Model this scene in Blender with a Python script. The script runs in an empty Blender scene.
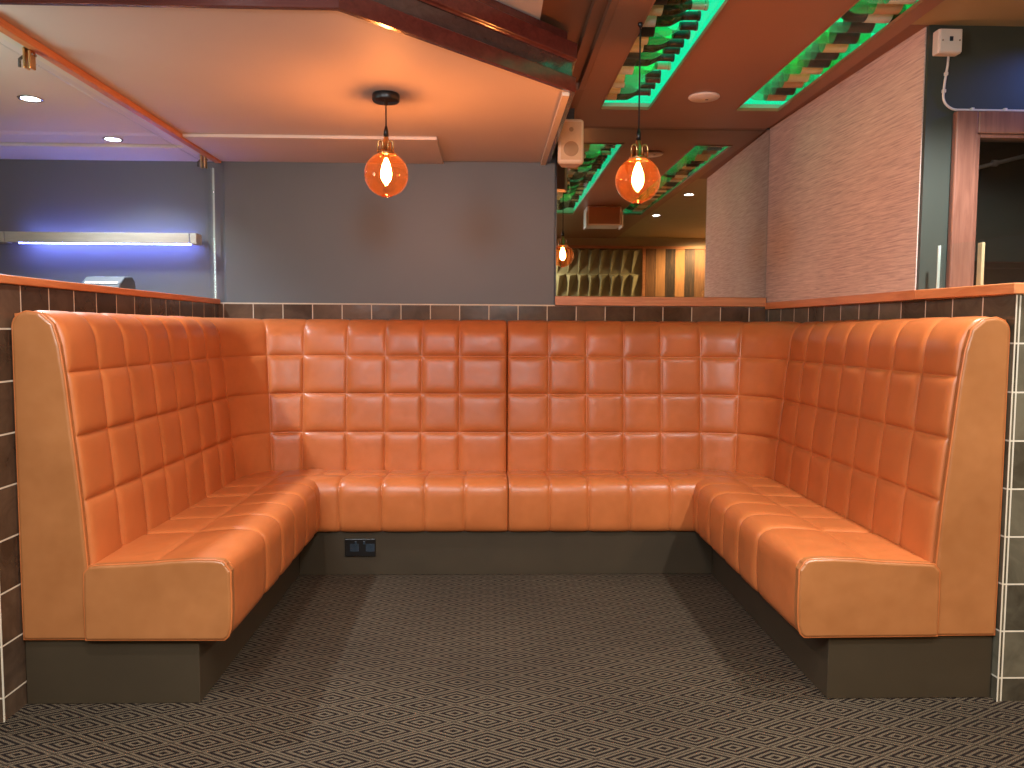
import bpy, math, random
from mathutils import Vector, Matrix
random.seed(7)
PI = math.pi
scn = bpy.context.scene
COL = scn.collection

# ------------------------------------------------------------------ helpers
def lin(c):
    r = []
    for v in c:
        v /= 255.0
        r.append(v / 12.92 if v <= 0.04045 else ((v + 0.055) / 1.055) ** 2.4)
    return tuple(r) + (1.0,)

def tag(o, label=None, cat=None, group=None, kind=None):
    if label: o['label'] = label
    if cat: o['category'] = cat
    if group: o['group'] = group
    if kind: o['kind'] = kind
    return o

def wloc(o):
    p = Vector((0, 0, 0))
    while o is not None:
        p += o.location
        o = o.parent
    return p

def empty(name, loc, label=None, cat=None, group=None, kind=None):
    o = bpy.data.objects.new(name, None)
    o.empty_display_size = 0.05
    o.location = loc
    COL.objects.link(o)
    return tag(o, label, cat, group, kind)

class MB:
    """collects shapes in world metres, then links them as one mesh object"""
    def __init__(s):
        s.v = []; s.f = []; s.sm = []; s.uv = {}
    def face(s, idx, smooth=False, uv=None):
        if uv: s.uv[len(s.f)] = uv
        s.f.append(tuple(idx)); s.sm.append(smooth)
    def box(s, x0, x1, y0, y1, z0, z1):
        return s.hexa([(x0, y0), (x1, y0), (x1, y1), (x0, y1)], z0, z1)
    def hexa(s, foot, z0, z1):
        """vertical prism over a plan polygon given anticlockwise"""
        b = len(s.v); n = len(foot)
        for p in foot: s.v.append((p[0], p[1], z0))
        for p in foot: s.v.append((p[0], p[1], z1))
        s.face([b + i for i in reversed(range(n))])
        s.face([b + n + i for i in range(n)])
        for i in range(n):
            j = (i + 1) % n
            s.face([b + i, b + j, b + n + j, b + n + i])
        return s
    def quad(s, a, b, c, d, smooth=False):
        k = len(s.v); s.v += [a, b, c, d]; s.face([k, k + 1, k + 2, k + 3], smooth); return s
    def ring_loft(s, rings, closed=True, cap=(True, True), smooth=True):
        n = len(rings[0]); b = len(s.v)
        for r in rings: s.v += [tuple(p) for p in r]
        for i in range(len(rings) - 1):
            for j in range(n if closed else n - 1):
                k = (j + 1) % n
                s.face([b + i * n + j, b + i * n + k, b + (i + 1) * n + k, b + (i + 1) * n + j], smooth)
        if cap[0]: s.face([b + j for j in reversed(range(n))])
        if cap[1]: s.face([b + (len(rings) - 1) * n + j for j in range(n)])
        return s
    def lathe(s, prof, c, axis='z', n=24, smooth=True, cap=(True, True)):
        rings = []
        for r, h in prof:
            ring = []
            for k in range(n):
                a = 2 * PI * k / n
                p, q = r * math.cos(a), r * math.sin(a)
                if axis == 'z': ring.append((c[0] + p, c[1] + q, c[2] + h))
                elif axis == 'x': ring.append((c[0] + h, c[1] + p, c[2] + q))
                else: ring.append((c[0] + q, c[1] + h, c[2] + p))
            rings.append(ring)
        return s.ring_loft(rings, True, cap, smooth)
    def tube(s, pts, r, n=10, closed=False):
        P = [Vector(p) for p in pts]; rings = []
        m = len(P)
        up = None
        for i in range(m):
            if closed: t = (P[(i + 1) % m] - P[i - 1])
            else: t = P[min(i + 1, m - 1)] - P[max(i - 1, 0)]
            t.normalize()
            if up is None:
                up = Vector((0, 0, 1)) if abs(t.z) < 0.9 else Vector((1, 0, 0))
            a = t.cross(up)
            if a.length < 1e-4: a = t.cross(Vector((0.3, 1, 0.2)))
            a.normalize(); b2 = a.cross(t).normalized(); up = b2
            rings.append([P[i] + a * r * math.cos(2 * PI * k / n) + b2 * r * math.sin(2 * PI * k / n) for k in range(n)])
        if closed: rings.append(rings[0])
        return s.ring_loft(rings, True, (not closed, not closed), True)
    def build(s, name, mat, parent=None, label=None, cat=None, group=None, kind=None, bevel=0, seg=2, sub=0):
        off = wloc(parent) if parent else Vector((0, 0, 0))
        me = bpy.data.meshes.new(name)
        me.from_pydata([tuple(Vector(p) - off) for p in s.v], [], s.f)
        me.polygons.foreach_set('use_smooth', s.sm)
        uvl = me.uv_layers.new(name='UVMap')
        for pi, p in enumerate(me.polygons):
            nx, ny, nz = (abs(q) for q in p.normal)
            cu = s.uv.get(pi)
            for q, li in enumerate(p.loop_indices):
                if cu: uvl.data[li].uv = cu[q]; continue
                w = s.v[me.loops[li].vertex_index]
                if nz > nx and nz > ny: uvl.data[li].uv = (w[0], w[1])
                elif nx > ny: uvl.data[li].uv = (w[1], w[2])
                else: uvl.data[li].uv = (w[0], w[2])
        me.materials.append(mat)
        o = bpy.data.objects.new(name, me)
        COL.objects.link(o)
        if parent: o.parent = parent
        if bevel:
            m = o.modifiers.new('bevel', 'BEVEL'); m.width = bevel; m.segments = seg; m.limit_method = 'ANGLE'
            m.angle_limit = math.radians(40)
        if sub:
            m = o.modifiers.new('sub', 'SUBSURF'); m.levels = sub; m.render_levels = sub
        return tag(o, label, cat, group, kind)

def copy_tree(o, parent=None):
    c = o.copy(); COL.objects.link(c); c.parent = parent
    for ch in list(o.children): copy_tree(ch, c)
    return c

# ------------------------------------------------------------------ materials
class Mat:
    def __init__(s, name):
        s.m = bpy.data.materials.new(name); s.m.use_nodes = True
        s.n = s.m.node_tree.nodes; s.l = s.m.node_tree.links
        s.n.clear()
        s.out = s.n.new('ShaderNodeOutputMaterial')
    def node(s, t, **k):
        q = s.n.new(t)
        for a, b in k.items():
            if a in ('ins',):
                for i, v in b.items():
                    if isinstance(v, tuple) and len(v) == 2 and hasattr(v[0], 'outputs'):
                        s.l.new(v[0].outputs[v[1]], q.inputs[i])
                    elif hasattr(v, 'outputs'):
                        s.l.new(v.outputs[0], q.inputs[i])
                    else: q.inputs[i].default_value = v
            else: setattr(q, a, b)
        return q
    def math(s, op, a, b=None, c=None):
        q = s.n.new('ShaderNodeMath'); q.operation = op
        for i, v in enumerate((a, b, c)):
            if v is None: continue
            if hasattr(v, 'outputs'): s.l.new(v.outputs[0], q.inputs[i])
            elif isinstance(v, tuple): s.l.new(v[0].outputs[v[1]], q.inputs[i])
            else: q.inputs[i].default_value = v
        return q
    def ramp(s, src, stops):
        q = s.n.new('ShaderNodeValToRGB'); e = q.color_ramp.elements
        while len(e) < len(stops): e.new(0.5)
        for k, (p, c) in enumerate(stops): e[k].position = p; e[k].color = c
        s.l.new(src.outputs[0] if hasattr(src, 'outputs') else src, q.inputs[0])
        return q
    def coords(s, which='UV', scale=(1, 1, 1), rot=(0, 0, 0), loc=(0, 0, 0)):
        t = s.n.new('ShaderNodeTexCoord'); m = s.n.new('ShaderNodeMapping')
        m.inputs['Scale'].default_value = scale; m.inputs['Rotation'].default_value = rot; m.inputs['Location'].default_value = loc
        s.l.new(t.outputs[which], m.inputs[0]); return m
    def princ(s, **k):
        p = s.n.new('ShaderNodeBsdfPrincipled')
        for a, v in k.items():
            a = a.replace('_', ' ')
            if hasattr(v, 'outputs'): s.l.new(v.outputs[0], p.inputs[a])
            elif isinstance(v, tuple) and len(v) == 2: s.l.new(v[0].outputs[v[1]], p.inputs[a])
            else: p.inputs[a].default_value = v
        s.l.new(p.outputs[0], s.out.inputs[0]); s.p = p
        return p
    def bump(s, h, strength=0.2, dist=0.01, prev=None):
        b = s.n.new('ShaderNodeBump'); b.inputs['Strength'].default_value = strength; b.inputs['Distance'].default_value = dist
        s.l.new(h.outputs[0] if hasattr(h, 'outputs') else h, b.inputs['Height'])
        if prev: s.l.new(prev.outputs[0], b.inputs['Normal'])
        s.l.new(b.outputs[0], s.p.inputs['Normal']); return b

def noise(M, co, scale, detail=3, rough=0.5, dist=0):
    return M.node('ShaderNodeTexNoise', ins={'Vector': co, 'Scale': scale, 'Detail': detail, 'Roughness': rough, 'Distortion': dist})

def plain(name, c, rough=0.5, metal=0.0, var=0.06, bump=0.0, scale=12, spec=0.5, coat=0.0):
    M = Mat(name); co = M.coords('Object')
    n = noise(M, co, scale, 4)
    a = tuple(x * (1 - var) for x in c[:3]) + (1,); b = tuple(min(1, x * (1 + var)) for x in c[:3]) + (1,)
    r = M.ramp(n, [(0.3, a), (0.7, b)])
    M.princ(Base_Color=r, Roughness=rough, Metallic=metal, Specular_IOR_Level=spec, Coat_Weight=coat)
    if bump: M.bump(noise(M, co, scale * 12, 3), bump, 0.004)
    return M.m

def emit(name, c, st):
    M = Mat(name); e = M.node('ShaderNodeEmission', ins={'Color': c, 'Strength': st})
    M.l.new(e.outputs[0], M.out.inputs[0]); return M.m

def leather(name, c1, c2):
    M = Mat(name); co = M.coords('Object')
    n = noise(M, co, 4.5, 3, 0.5); n2 = noise(M, co, 24, 2)
    mx = M.math('ADD', M.math('MULTIPLY', n, 0.75), M.math('MULTIPLY', n2, 0.25))
    r = M.ramp(mx, [(0.15, c1), (0.85, c2)])
    rg = M.node('ShaderNodeMapRange', ins={0: n2, 1: 0.3, 2: 0.7, 3: 0.31, 4: 0.40})
    M.princ(Base_Color=r, Roughness=rg, Specular_IOR_Level=0.55)
    w = noise(M, co, 7, 2, 0.45, 0.1)
    M.bump(w, 0.16, 0.02)
    return M.m
LEATHER = leather('tan_leather', lin((164, 90, 46)), lin((200, 116, 64)))
LEATHER_END = leather('tan_leather_end_light', lin((138, 84, 44)), lin((172, 112, 66)))  # same leather; light difference at the bench ends put into the colour

def wood(name, c1, c2, rough=0.4, axis='x', coat=0.0, scale=1.0):
    M = Mat(name)
    sc = {'x': (1.2, 14, 14), 'y': (14, 1.2, 14), 'z': (14, 14, 1.2)}[axis]
    co = M.coords('Object', tuple(k * scale for k in sc))
    n = noise(M, co, 3.0, 6, 0.6, 0.8)
    r = M.ramp(n, [(0.3, c1), (0.7, c2)])
    M.princ(Base_Color=r, Roughness=rough, Coat_Weight=coat, Coat_Roughness=0.1)
    M.bump(n, 0.08, 0.003); return M.m
OAK_Y = wood('oak_cap_lengthwise', lin((190, 112, 66)), lin((216, 140, 88)), 0.42, 'y')
OAK_X = wood('oak_cap_crosswise', lin((176, 108, 70)), lin((214, 150, 106)), 0.42, 'x')
MAHOG = wood('mahogany', lin((78, 33, 28)), lin((98, 44, 37)), 0.22, 'x', 0.5)
MAHOG_GLOSS = wood('mahogany_dark_gloss', lin((62, 46, 42)), lin((76, 58, 53)), 0.12, 'x', 0.8)
FRAMEWOOD = wood('reddish_frame_wood', lin((112, 74, 62)), lin((146, 102, 86)), 0.3, 'z', 0.3)
SHELFWOOD = wood('pale_shelf_wood', lin((176, 170, 156)), lin((198, 190, 174)), 0.5, 'x')

def tiles(name, pitch, px, pz, c1, c2, grout):
    M = Mat(name)
    co = M.coords('UV', (1, 1, 1), (0, 0, 0), (px, pz, 0))
    b = M.node('ShaderNodeTexBrick', offset=0.0, squash=1.0, ins={'Vector': co, 'Color1': (0.15, 0.15, 0.15, 1), 'Color2': (0.95, 0.95, 0.95, 1),
               'Mortar': (0.5, 0.5, 0.5, 1), 'Scale': 1.0, 'Mortar Size': 0.0028, 'Mortar Smooth': 0.15, 'Bias': 0.0, 'Brick Width': pitch, 'Row Height': pitch})
    n = noise(M, co, 9, 5, 0.6, 1.0)
    v = M.math('ADD', M.math('MULTIPLY', (b, 'Color'), 0.45), M.math('MULTIPLY', n, 0.55))
    r = M.ramp(v, [(0.3, c1), (0.72, c2)])
    mix = M.node('ShaderNodeMix', data_type='RGBA', ins={0: (b, 'Fac'), 6: r, 7: grout})
    rg = M.node('ShaderNodeMapRange', ins={0: (b, 'Fac'), 1: 0.0, 2: 1.0, 3: 0.16, 4: 0.8})
    M.princ(Base_Color=(mix, 2), Roughness=rg)
    inv = M.math('SUBTRACT', 1.0, (b, 'Fac'))
    b1 = M.bump(inv, 0.6, 0.003)
    M.bump(noise(M, co, 14, 2), 0.12, 0.006, b1)
    return M.m
TILE_L = tiles('brown_glazed_tile', 0.1575, 0.026, -0.072, lin((52, 38, 30)), lin((96, 76, 60)), lin((206, 190, 168)))
TILE_R = tiles('green_brown_glazed_tile', 0.153, 0.035, -0.077, lin((58, 52, 42)), lin((104, 98, 82)), lin((206, 196, 178)))
TILE_B = tiles('brown_glazed_tile_strip', 0.1575, 0.0, 0.105, lin((58, 42, 32)), lin((108, 84, 66)), lin((206, 186, 164)))

def carpet():
    M = Mat('diamond_carpet'); co = M.coords('UV')
    sp = M.node('ShaderNodeSeparateXYZ', ins={0: co})
    wob = noise(M, co, 60, 2)
    wv = M.math('MULTIPLY', M.math('SUBTRACT', wob, 0.5), 0.02)
    u = M.math('ADD', M.math('DIVIDE', (sp, 'X'), 0.2), wv); v = M.math('DIVIDE', (sp, 'Y'), 0.1075)
    def q(e): return M.math('ABSOLUTE', M.math('SUBTRACT', M.math('FRACT', e), 0.5))
    m = M.math('MULTIPLY', M.math('MAXIMUM', q(M.math('ADD', u, v)), q(M.math('SUBTRACT', u, v))), 2.0)
    ring = m
    K, W = (0, 0, 0, 1), (1, 1, 1, 1)
    ln = M.ramp(ring, [(0.13, K), (0.17, W), (0.29, W), (0.33, K), (0.46, K), (0.50, W), (0.62, W), (0.66, K), (0.79, K), (0.84, W), (0.93, W), (0.97, (0.2, 0.2, 0.2, 1))])
    # yarn loops
    yx = M.math('SINE', M.math('MULTIPLY', (sp, 'X'), 2 * PI / 0.0062)); yy = M.math('SINE', M.math('MULTIPLY', (sp, 'Y'), 2 * PI / 0.0075))
    yarn = M.math('ADD', M.math('MULTIPLY', M.math('MULTIPLY', yx, yy), 0.25), 0.75)
    big = noise(M, co, 1.6, 3)
    lightc = M.ramp(big, [(0.3, lin((86, 74, 59))), (0.7, lin((100, 87, 70)))])
    dark = M.ramp(noise(M, co, 220, 2), [(0.3, lin((18, 13, 12))), (0.7, lin((32, 25, 22)))])
    mix = M.node('ShaderNodeMix', data_type='RGBA', ins={0: M.math('MULTIPLY', ln, yarn), 6: dark, 7: lightc})
    M.princ(Base_Color=(mix, 2), Roughness=0.95, Specular_IOR_Level=0.1)
    M.bump(yarn, 0.5, 0.003)
    return M.m
CARPET = carpet()

def wallpaper():
    M = Mat('woven_wallpaper'); co = M.coords('UV', (7, 160, 1))
    n = noise(M, co, 1.0, 5, 0.65, 0.4)
    co2 = M.coords('UV', (1, 1, 1)); n2 = noise(M, co2, 2.2, 3)
    v = M.math('ADD', M.math('MULTIPLY', n, 0.8), M.math('MULTIPLY', n2, 0.2))
    r = M.ramp(v, [(0.3, lin((168, 140, 136))), (0.5, lin((212, 186, 174))), (0.7, lin((236, 214, 200)))])
    M.princ(Base_Color=r, Roughness=0.75, Specular_IOR_Level=0.25)
    M.bump(n, 0.35, 0.004); return M.m
WALLPAPER = wallpaper()

def glass(name, tint=(0.97, 1.0, 1.0, 1), refl=1.0, extra=None, rough=0.0):
    M = Mat(name)
    t = M.node('ShaderNodeBsdfTransparent', ins={0: tint})
    g = M.node('ShaderNodeBsdfGlossy', ins={'Color': (1, 1, 1, 1), 'Roughness': rough})
    lw = M.node('ShaderNodeLayerWeight', ins={'Blend': 0.5})
    f = M.math('ADD', M.math('MULTIPLY', M.math('POWER', (lw, 'Facing'), 5.0), 0.8), 0.04)
    fac = M.math('MULTIPLY', f, refl)
    mx = M.node('ShaderNodeMixShader', ins={0: fac, 1: t, 2: g})
    last = mx
    if extra:
        col, amt = extra
        tr = M.node('ShaderNodeBsdfTranslucent', ins={0: col})
        last = M.node('ShaderNodeMixShader', ins={0: amt, 1: mx, 2: tr})
    M.l.new(last.outputs[0], M.out.inputs[0]); return M.m
GLASS = glass('clear_glass')
GLASSLO = glass('thin_shelf_glass', (0.97, 1.0, 0.99, 1), 0.25)
GLASS_EDGE = plain('polished_glass_edge', lin((200, 214, 206)), 0.2, 0, 0.02)
AMBER = glass('amber_globe_glass', (1.0, 0.62, 0.38, 1), 1.6, ((1.0, 0.30, 0.08, 1), 0.011))
DARKPANE = glass('dark_pane_glass', (0.75, 0.8, 0.8, 1), 1.4)

M_ = Mat('mirror_silver'); M_.princ(Base_Color=(0.62, 0.63, 0.59, 1), Metallic=1.0, Roughness=0.01); MIRROR = M_.m
OAKPALE = plain('pale_gold_strip', lin((196, 176, 136)), 0.35, 0.0, 0.04)
WALLGREY = plain('dark_grey_paint', lin((94, 96, 98)), 0.5, 0, 0.03, 0.05, 3)
WALLGREEN = plain('dark_green_paint', lin((58, 66, 60)), 0.5, 0, 0.04, 0.05, 3)
CREAM = plain('cream_ceiling_paint', lin((208, 198, 190)), 0.6, 0, 0.02, 0.04, 3)
CREAM2 = plain('cream_trim_paint', lin((214, 202, 182)), 0.45, 0, 0.02)
BROWNCEIL = plain('brown_ceiling_paint', lin((136, 94, 68)), 0.5, 0, 0.04, 0.05, 2)
BROWNCEIL2 = plain('brown_ceiling_board', lin((150, 104, 76)), 0.42, 0, 0.04, 0.03, 2)
OLIVECEIL = plain('olive_cream_paint', lin((176, 158, 122)), 0.6, 0, 0.03)
PLINTH = plain('dark_olive_plinth', lin((58, 48, 34)), 0.5, 0, 0.1, 0.06, 6)
BLACK = plain('black_plastic', lin((22, 20, 20)), 0.35, 0, 0.1)
BLACKCORD = plain('black_fabric_cord', lin((30, 22, 18)), 0.8, 0, 0.1)
BRASS = plain('brushed_brass', lin((200, 160, 110)), 0.28, 1.0, 0.08)
CHROME = plain('bright_metal', lin((200, 200, 200)), 0.15, 1.0, 0.03)
WHITE = plain('white_plastic', lin((226, 216, 206)), 0.4, 0, 0.02)
SPK = plain('ivory_speaker_plastic', lin((226, 204, 176)), 0.5, 0, 0.02)
GRILLE = plain('speaker_grille', lin((206, 172, 134)), 0.6, 0, 0.04, 0.3, 40)
CONE = plain('speaker_cone_behind_grille', lin((168, 132, 98)), 0.7, 0, 0.05, 0.3, 40)
GREYPL = plain('grey_blue_plastic', lin((40, 50, 60)), 0.35, 0, 0.05)
E_BULB = emit('filament_glow', (1.0, 0.45, 0.16, 1), 430)
E_DOWN = emit('downlight_lens', (0.95, 0.97, 1.0, 1), 45)
E_GREEN = emit('green_led', (0.0, 1.0, 0.46, 1), 0.95)
E_GREEN2 = emit('green_led_diffuser', (0.0, 1.0, 0.46, 1), 2.0)
E_BLUE = emit('blue_led', (0.20, 0.24, 1.0, 1), 60)
RECESS = plain('recess_white', lin((190, 200, 190)), 0.5, 0, 0.02)

# ------------------------------------------------------------------ key dimensions
ZH, ZL = 2.262, 2.075            # main ceiling and the dropped ceiling over the booth
YB = 4.30                        # back wall
XL = -1.445                      # left partition face
def xr(y): return 1.635 + (1.51 - 1.635) * (y - 2.42) / (4.30 - 2.42)   # right partition face
ZLEDGE = 1.335
YREAR = -0.75
XW, XE = -3.3, 3.0

# ------------------------------------------------------------------ setting
MB().box(XW, XE, YREAR, YB + 0.1, -0.05, 0).build('floor', CARPET, kind='structure')
MB().box(XW, 0.355, YB, YB + 0.12, 0, 2.42).build('wall_back', WALLGREY, kind='structure')
MB().box(0.355, 1.75, YB, YB + 0.12, 0, 2.42).build('wall_back_mirror_side', WALLGREY, kind='structure')
MB().box(-1.405, 0.352, YB - 0.014, YB - 0.0005, 1.318, ZL - 0.0005).build('wall_back_panel', WALLGREY, kind='structure', bevel=0.002)
mb = MB(); mb.box(XL + 0.0005, 1.509, YB - 0.018, YB - 0.0005, 0.0, 1.312)
mb.build('wall_back_tiled', TILE_B, kind='structure')
MB().box(XL + 0.001, 0.355, YB - 0.020, YB - 0.0145, 1.3125, 1.3175).build('trim_1', CREAM2, kind='structure')
# left partition, tiled on both faces, with wooden cap
MB().box(XL - 0.20, XL, 2.335, YB - 0.0005, 0, 1.308).build('wall_left_partition', TILE_L, kind='structure')
MB().box(XL - 0.215, XL + 0.012, 2.325, YB - 0.015, 1.3085, ZLEDGE).build('trim_2', OAK_Y, kind='structure', bevel=0.004)
MB().box(XL - 0.002, XL + 0.002, 2.3325, 2.3347, 0, 1.308).build('trim_3', CREAM2, kind='structure')
# right partition
MB().hexa([(xr(2.415), 2.415), (2.05, 2.415), (2.05, 2.62), (1.80, 2.62), (1.80, 2.865), (xr(2.865), 2.865)], 0, 1.30).build('wall_right_partition', TILE_R, kind='structure')
MB().hexa([(xr(2.8655), 2.8655), (1.80, 2.8655), (1.80, YB - 0.0205), (xr(YB - 0.0205), YB - 0.0205)], 0, 1.30).build('wall_right_partition_far', TILE_R, kind='structure')
MB().hexa([(1.620, 2.405), (2.06, 2.405), (2.06, 2.63), (1.80, 2.63), (1.80, 2.851), (1.62, 2.851), (1.62, 2.868), (1.558, 2.868)], 1.3005, ZLEDGE).build('trim_4', OAK_Y, kind='structure', bevel=0.003)
MB().hexa([(1.558, 2.8685), (1.60, 2.8685), (1.54, 4.262), (1.497, 4.262)], 1.3005, ZLEDGE).build('trim_5', OAK_Y, kind='structure')
MB().box(xr(2.41) - 0.0025, xr(2.41) + 0.0015, 2.4125, 2.4147, 0, 1.30).build('trim_6', CREAM2, kind='structure')
# wallpapered wall rising above the right partition
MB().hexa([(1.562, 2.87), (1.66, 2.87), (1.62, YB - 0.0005), (1.510, YB - 0.0005)], 1.3355, 2.42).build('wall_right', WALLPAPER, kind='structure')
# dark green wall facing the room on the right, with the window opening
WX0, WX1, WZ0, WZ1 = 1.742, 2.72, 1.10, 1.890
YG = 2.852
mb = MB()
mb.box(1.566, WX0, YG, 2.8695, 1.3355, 2.42)
mb.box(WX0, WX1, YG, 2.8695, WZ1, 2.42)
mb.box(WX1, XE, YG, 2.8695, 0, 2.42)
mb.box(2.0, WX1, YG, 2.8645, 0, WZ0 - 0.001)
mb.build('wall_right_green', WALLGREEN, kind='structure')
# room seen through that window
mb = MB()
mb.box(1.665, XE, 4.0, 4.05, 1.31, 2.42); mb.box(1.81, XE, 4.0, 4.05, 0, 1.31); mb.box(XE - 0.02, XE + 0.03, 2.871, 4.0, 0, 2.42)
mb.build('wall_beyond_window', WALLGREEN, kind='structure')
# outer walls
MB().box(XW - 0.1, XW, YREAR, YB, 0, 2.42).build('wall_left', WALLGREY, kind='structure')
MB().box(XE + 0.031, XE + 0.13, YREAR, YB, 0, 2.42).build('wall_right_outer', OLIVECEIL, kind='structure')
MB().box(XW, XE, YREAR - 0.1, YREAR, 0, 2.42).build('wall_rear', OLIVECEIL, kind='structure')

# main ceiling with two openings for the bottle boxes
B1 = (0.542, 0.778, 1.15, 3.93); B2 = (1.205, 1.415, 1.15, 3.92)
def slab_with_holes(x0, x1, y0, y1, z0, z1, holes):
    mb = MB(); xs = sorted(set([x0, x1] + [h[0] for h in holes] + [h[1] for h in holes]))
    for a, b in zip(xs[:-1], xs[1:]):
        hs = [h for h in holes if h[0] <= a + 1e-6 and h[1] >= b - 1e-6]
        cur = y0
        for h in sorted(hs, key=lambda h: h[2]):
            if h[2] > cur: mb.box(a, b, cur, h[2], z0, z1)
            cur = h[3]
        if cur < y1: mb.box(a, b, cur, y1, z0, z1)
    return mb
GX0, GX1, GY1 = 0.18, 0.425, 3.63       # recessed strip beside the wooden beam
BX1 = 1.482
slab_with_holes(0.425, BX1, YREAR, 4.262, ZH, ZH + 0.012, [B1, B2]).build('ceiling', BROWNCEIL2, kind='structure')
mb = MB()
mb.box(0.0, 0.425, GY1, 4.2995, ZH, ZH + 0.03); mb.box(0.425, BX1, 4.262, 4.2995, ZH + 0.0002, ZH + 0.03)
mb.box(BX1, 1.62, 2.853, 4.2995, ZH + 0.012, ZH + 0.03)
mb.build('ceiling_brown_border', BROWNCEIL, kind='structure')
MB().box(GX0, 0.4245, YREAR, GY1 + 0.02, ZH + 0.06, ZH + 0.09).build('ceiling_recess', BROWNCEIL, kind='structure')
mb = MB(); mb.box(0.4, 0.4245, YREAR, GY1, ZH + 0.001, ZH + 0.06); mb.box(GX0, 0.4, GY1 - 0.0, GY1 + 0.02, ZH + 0.031, ZH + 0.06)
mb.box(0.355, 0.3995, YREAR, GY1 - 0.001, ZH + 0.03, ZH + 0.06)
mb.build('trim_7', BROWNCEIL, kind='structure')
MB().box(XW, GX0, YREAR, 3.6, ZH + 0.035, ZH + 0.09).build('ceiling_cream_front', CREAM, kind='structure')
MB().box(BX1, XE, YREAR, 2.8525, ZH + 0.012, ZH + 0.05).build('ceiling_cream_right', OLIVECEIL, kind='structure')
MB().box(1.665, XE, 2.871, 4.05, ZH + 0.01, ZH + 0.05).build('ceiling_beyond_window', WALLGREEN, kind='structure')

# dropped ceiling above the booth
mb = MB()
foot = [(XW, 2.30), (-0.430, 2.30), (0.300, 3.035), (0.300, YB - 0.0005), (XW, YB - 0.0005)]
mb.hexa(foot, ZL, ZL + 0.03)
mb.build('ceiling_dropped', CREAM, kind='structure')
# stepped wooden fascia swept round its edge
def sweep_profile(mb, path, prof):
    """prof: (outward, z); path in plan; outward = right-hand side of travel"""
    n = len(path); rings = []
    for i in range(n):
        p = Vector(path[i])
        d0 = (p - Vector(path[i - 1])).normalized() if i > 0 else None
        d1 = (Vector(path[i + 1]) - p).normalized() if i < n - 1 else None
        if d0 is None: d0 = d1
        if d1 is None: d1 = d0
        n0 = Vector((d0.y, -d0.x)); n1 = Vector((d1.y, -d1.x))
        b = (n0 + n1).normalized(); k = 1 / max(0.3, b.dot(n0))
        rings.append([(p.x + b.x * k * o, p.y + b.y * k * o, z) for o, z in prof])
    for i in range(n - 1): mb.ring_loft([rings[i], rings[i + 1]], True, (i == 0, i == n - 2), False)
path = [(XW, 2.2995), (-0.430, 2.2995), (0.3005, 3.035), (0.3005, 4.2990)]
fas = MB(); sweep_profile(fas, path, [(0, ZL - 0.004), (0.022, ZL - 0.004), (0.022, ZL + 0.052), (0, ZL + 0.052)])
fr = empty('trim_8', (0.3, 3.035, ZL)); tag(fr, kind='structure')
fas.build('lower_board', MAHOG, fr, bevel=0.003)
fas = MB(); sweep_profile(fas, path, [(0, ZL + 0.0525), (0.008, ZL + 0.0525), (0.008, ZL + 0.108), (0, ZL + 0.108)])
fas.build('glossy_panel', MAHOG_GLOSS, fr)
fas = MB(); sweep_profile(fas, path, [(0, ZL + 0.1085), (0.016, ZL + 0.1085), (0.016, ZL + 0.112), (0.026, ZL + 0.118), (0.026, ZH - 0.012), (0, ZH - 0.012)])
fas.build('upper_board', MAHOG, fr, bevel=0.002)
fas = MB(); sweep_profile(fas, [(XW, 2.31), (-0.434, 2.31), (0.29, 3.04), (0.29, 4.2990)], [(-.02, ZH - 0.012), (0.0, ZH - 0.012), (0.0, ZH + 0.0345), (-.02, ZH + 0.0345)])
fas.build('top_batten', MAHOG, fr)
# pale bead along the inner side of the beam
MB().box(0.272, 0.2995, 3.03, 4.298, ZL - 0.016, ZL - 0.0005).build('trim_9', CREAM2, kind='structure', bevel=0.002)
# shallow boards fixed along the back of the dropped ceiling
MB().box(-1.4145, -0.245, 3.75, 4.2855, ZL - 0.016, ZL - 0.0005).build('trim_10', CREAM, kind='structure', bevel=0.003)
MB().box(XW, -1.489, 3.98, 4.2995, ZL - 0.016, ZL - 0.0005).build('trim_11', CREAM, kind='structure', bevel=0.003)
# strip the glass screen is clamped to
MB().box(-1.447, -1.415, 2.335, 4.2855, ZL - 0.026, ZL - 0.0005).build('trim_12', OAK_Y, kind='structure', bevel=0.003)
MB().box(-1.487, -1.4475, 2.335, 4.2855, ZL - 0.018, ZL - 0.0005).build('trim_13', CREAM2, kind='structure', bevel=0.003)

# mirror and its wooden sill
mr = empty('wall_mirror', (0.93, YB - 0.01, 1.365), 'large frameless wall mirror above the tiled strip, right of the dark grey panel', 'mirror')
MB().box(0.362, 1.508, YB - 0.008, YB - 0.001, 1.365, 2.261).build('mirror_pane', MIRROR, mr)
MB().box(0.355, 0.3615, YB - 0.016, YB - 0.001, 1.365, 2.261).build('edge_strip', BLACK, mr)
MB().box(0.356, 1.503, YB - 0.040, YB - 0.0185, 1.3135, 1.363).build('trim_14', OAK_X, kind='structure', bevel=0.003)

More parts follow.
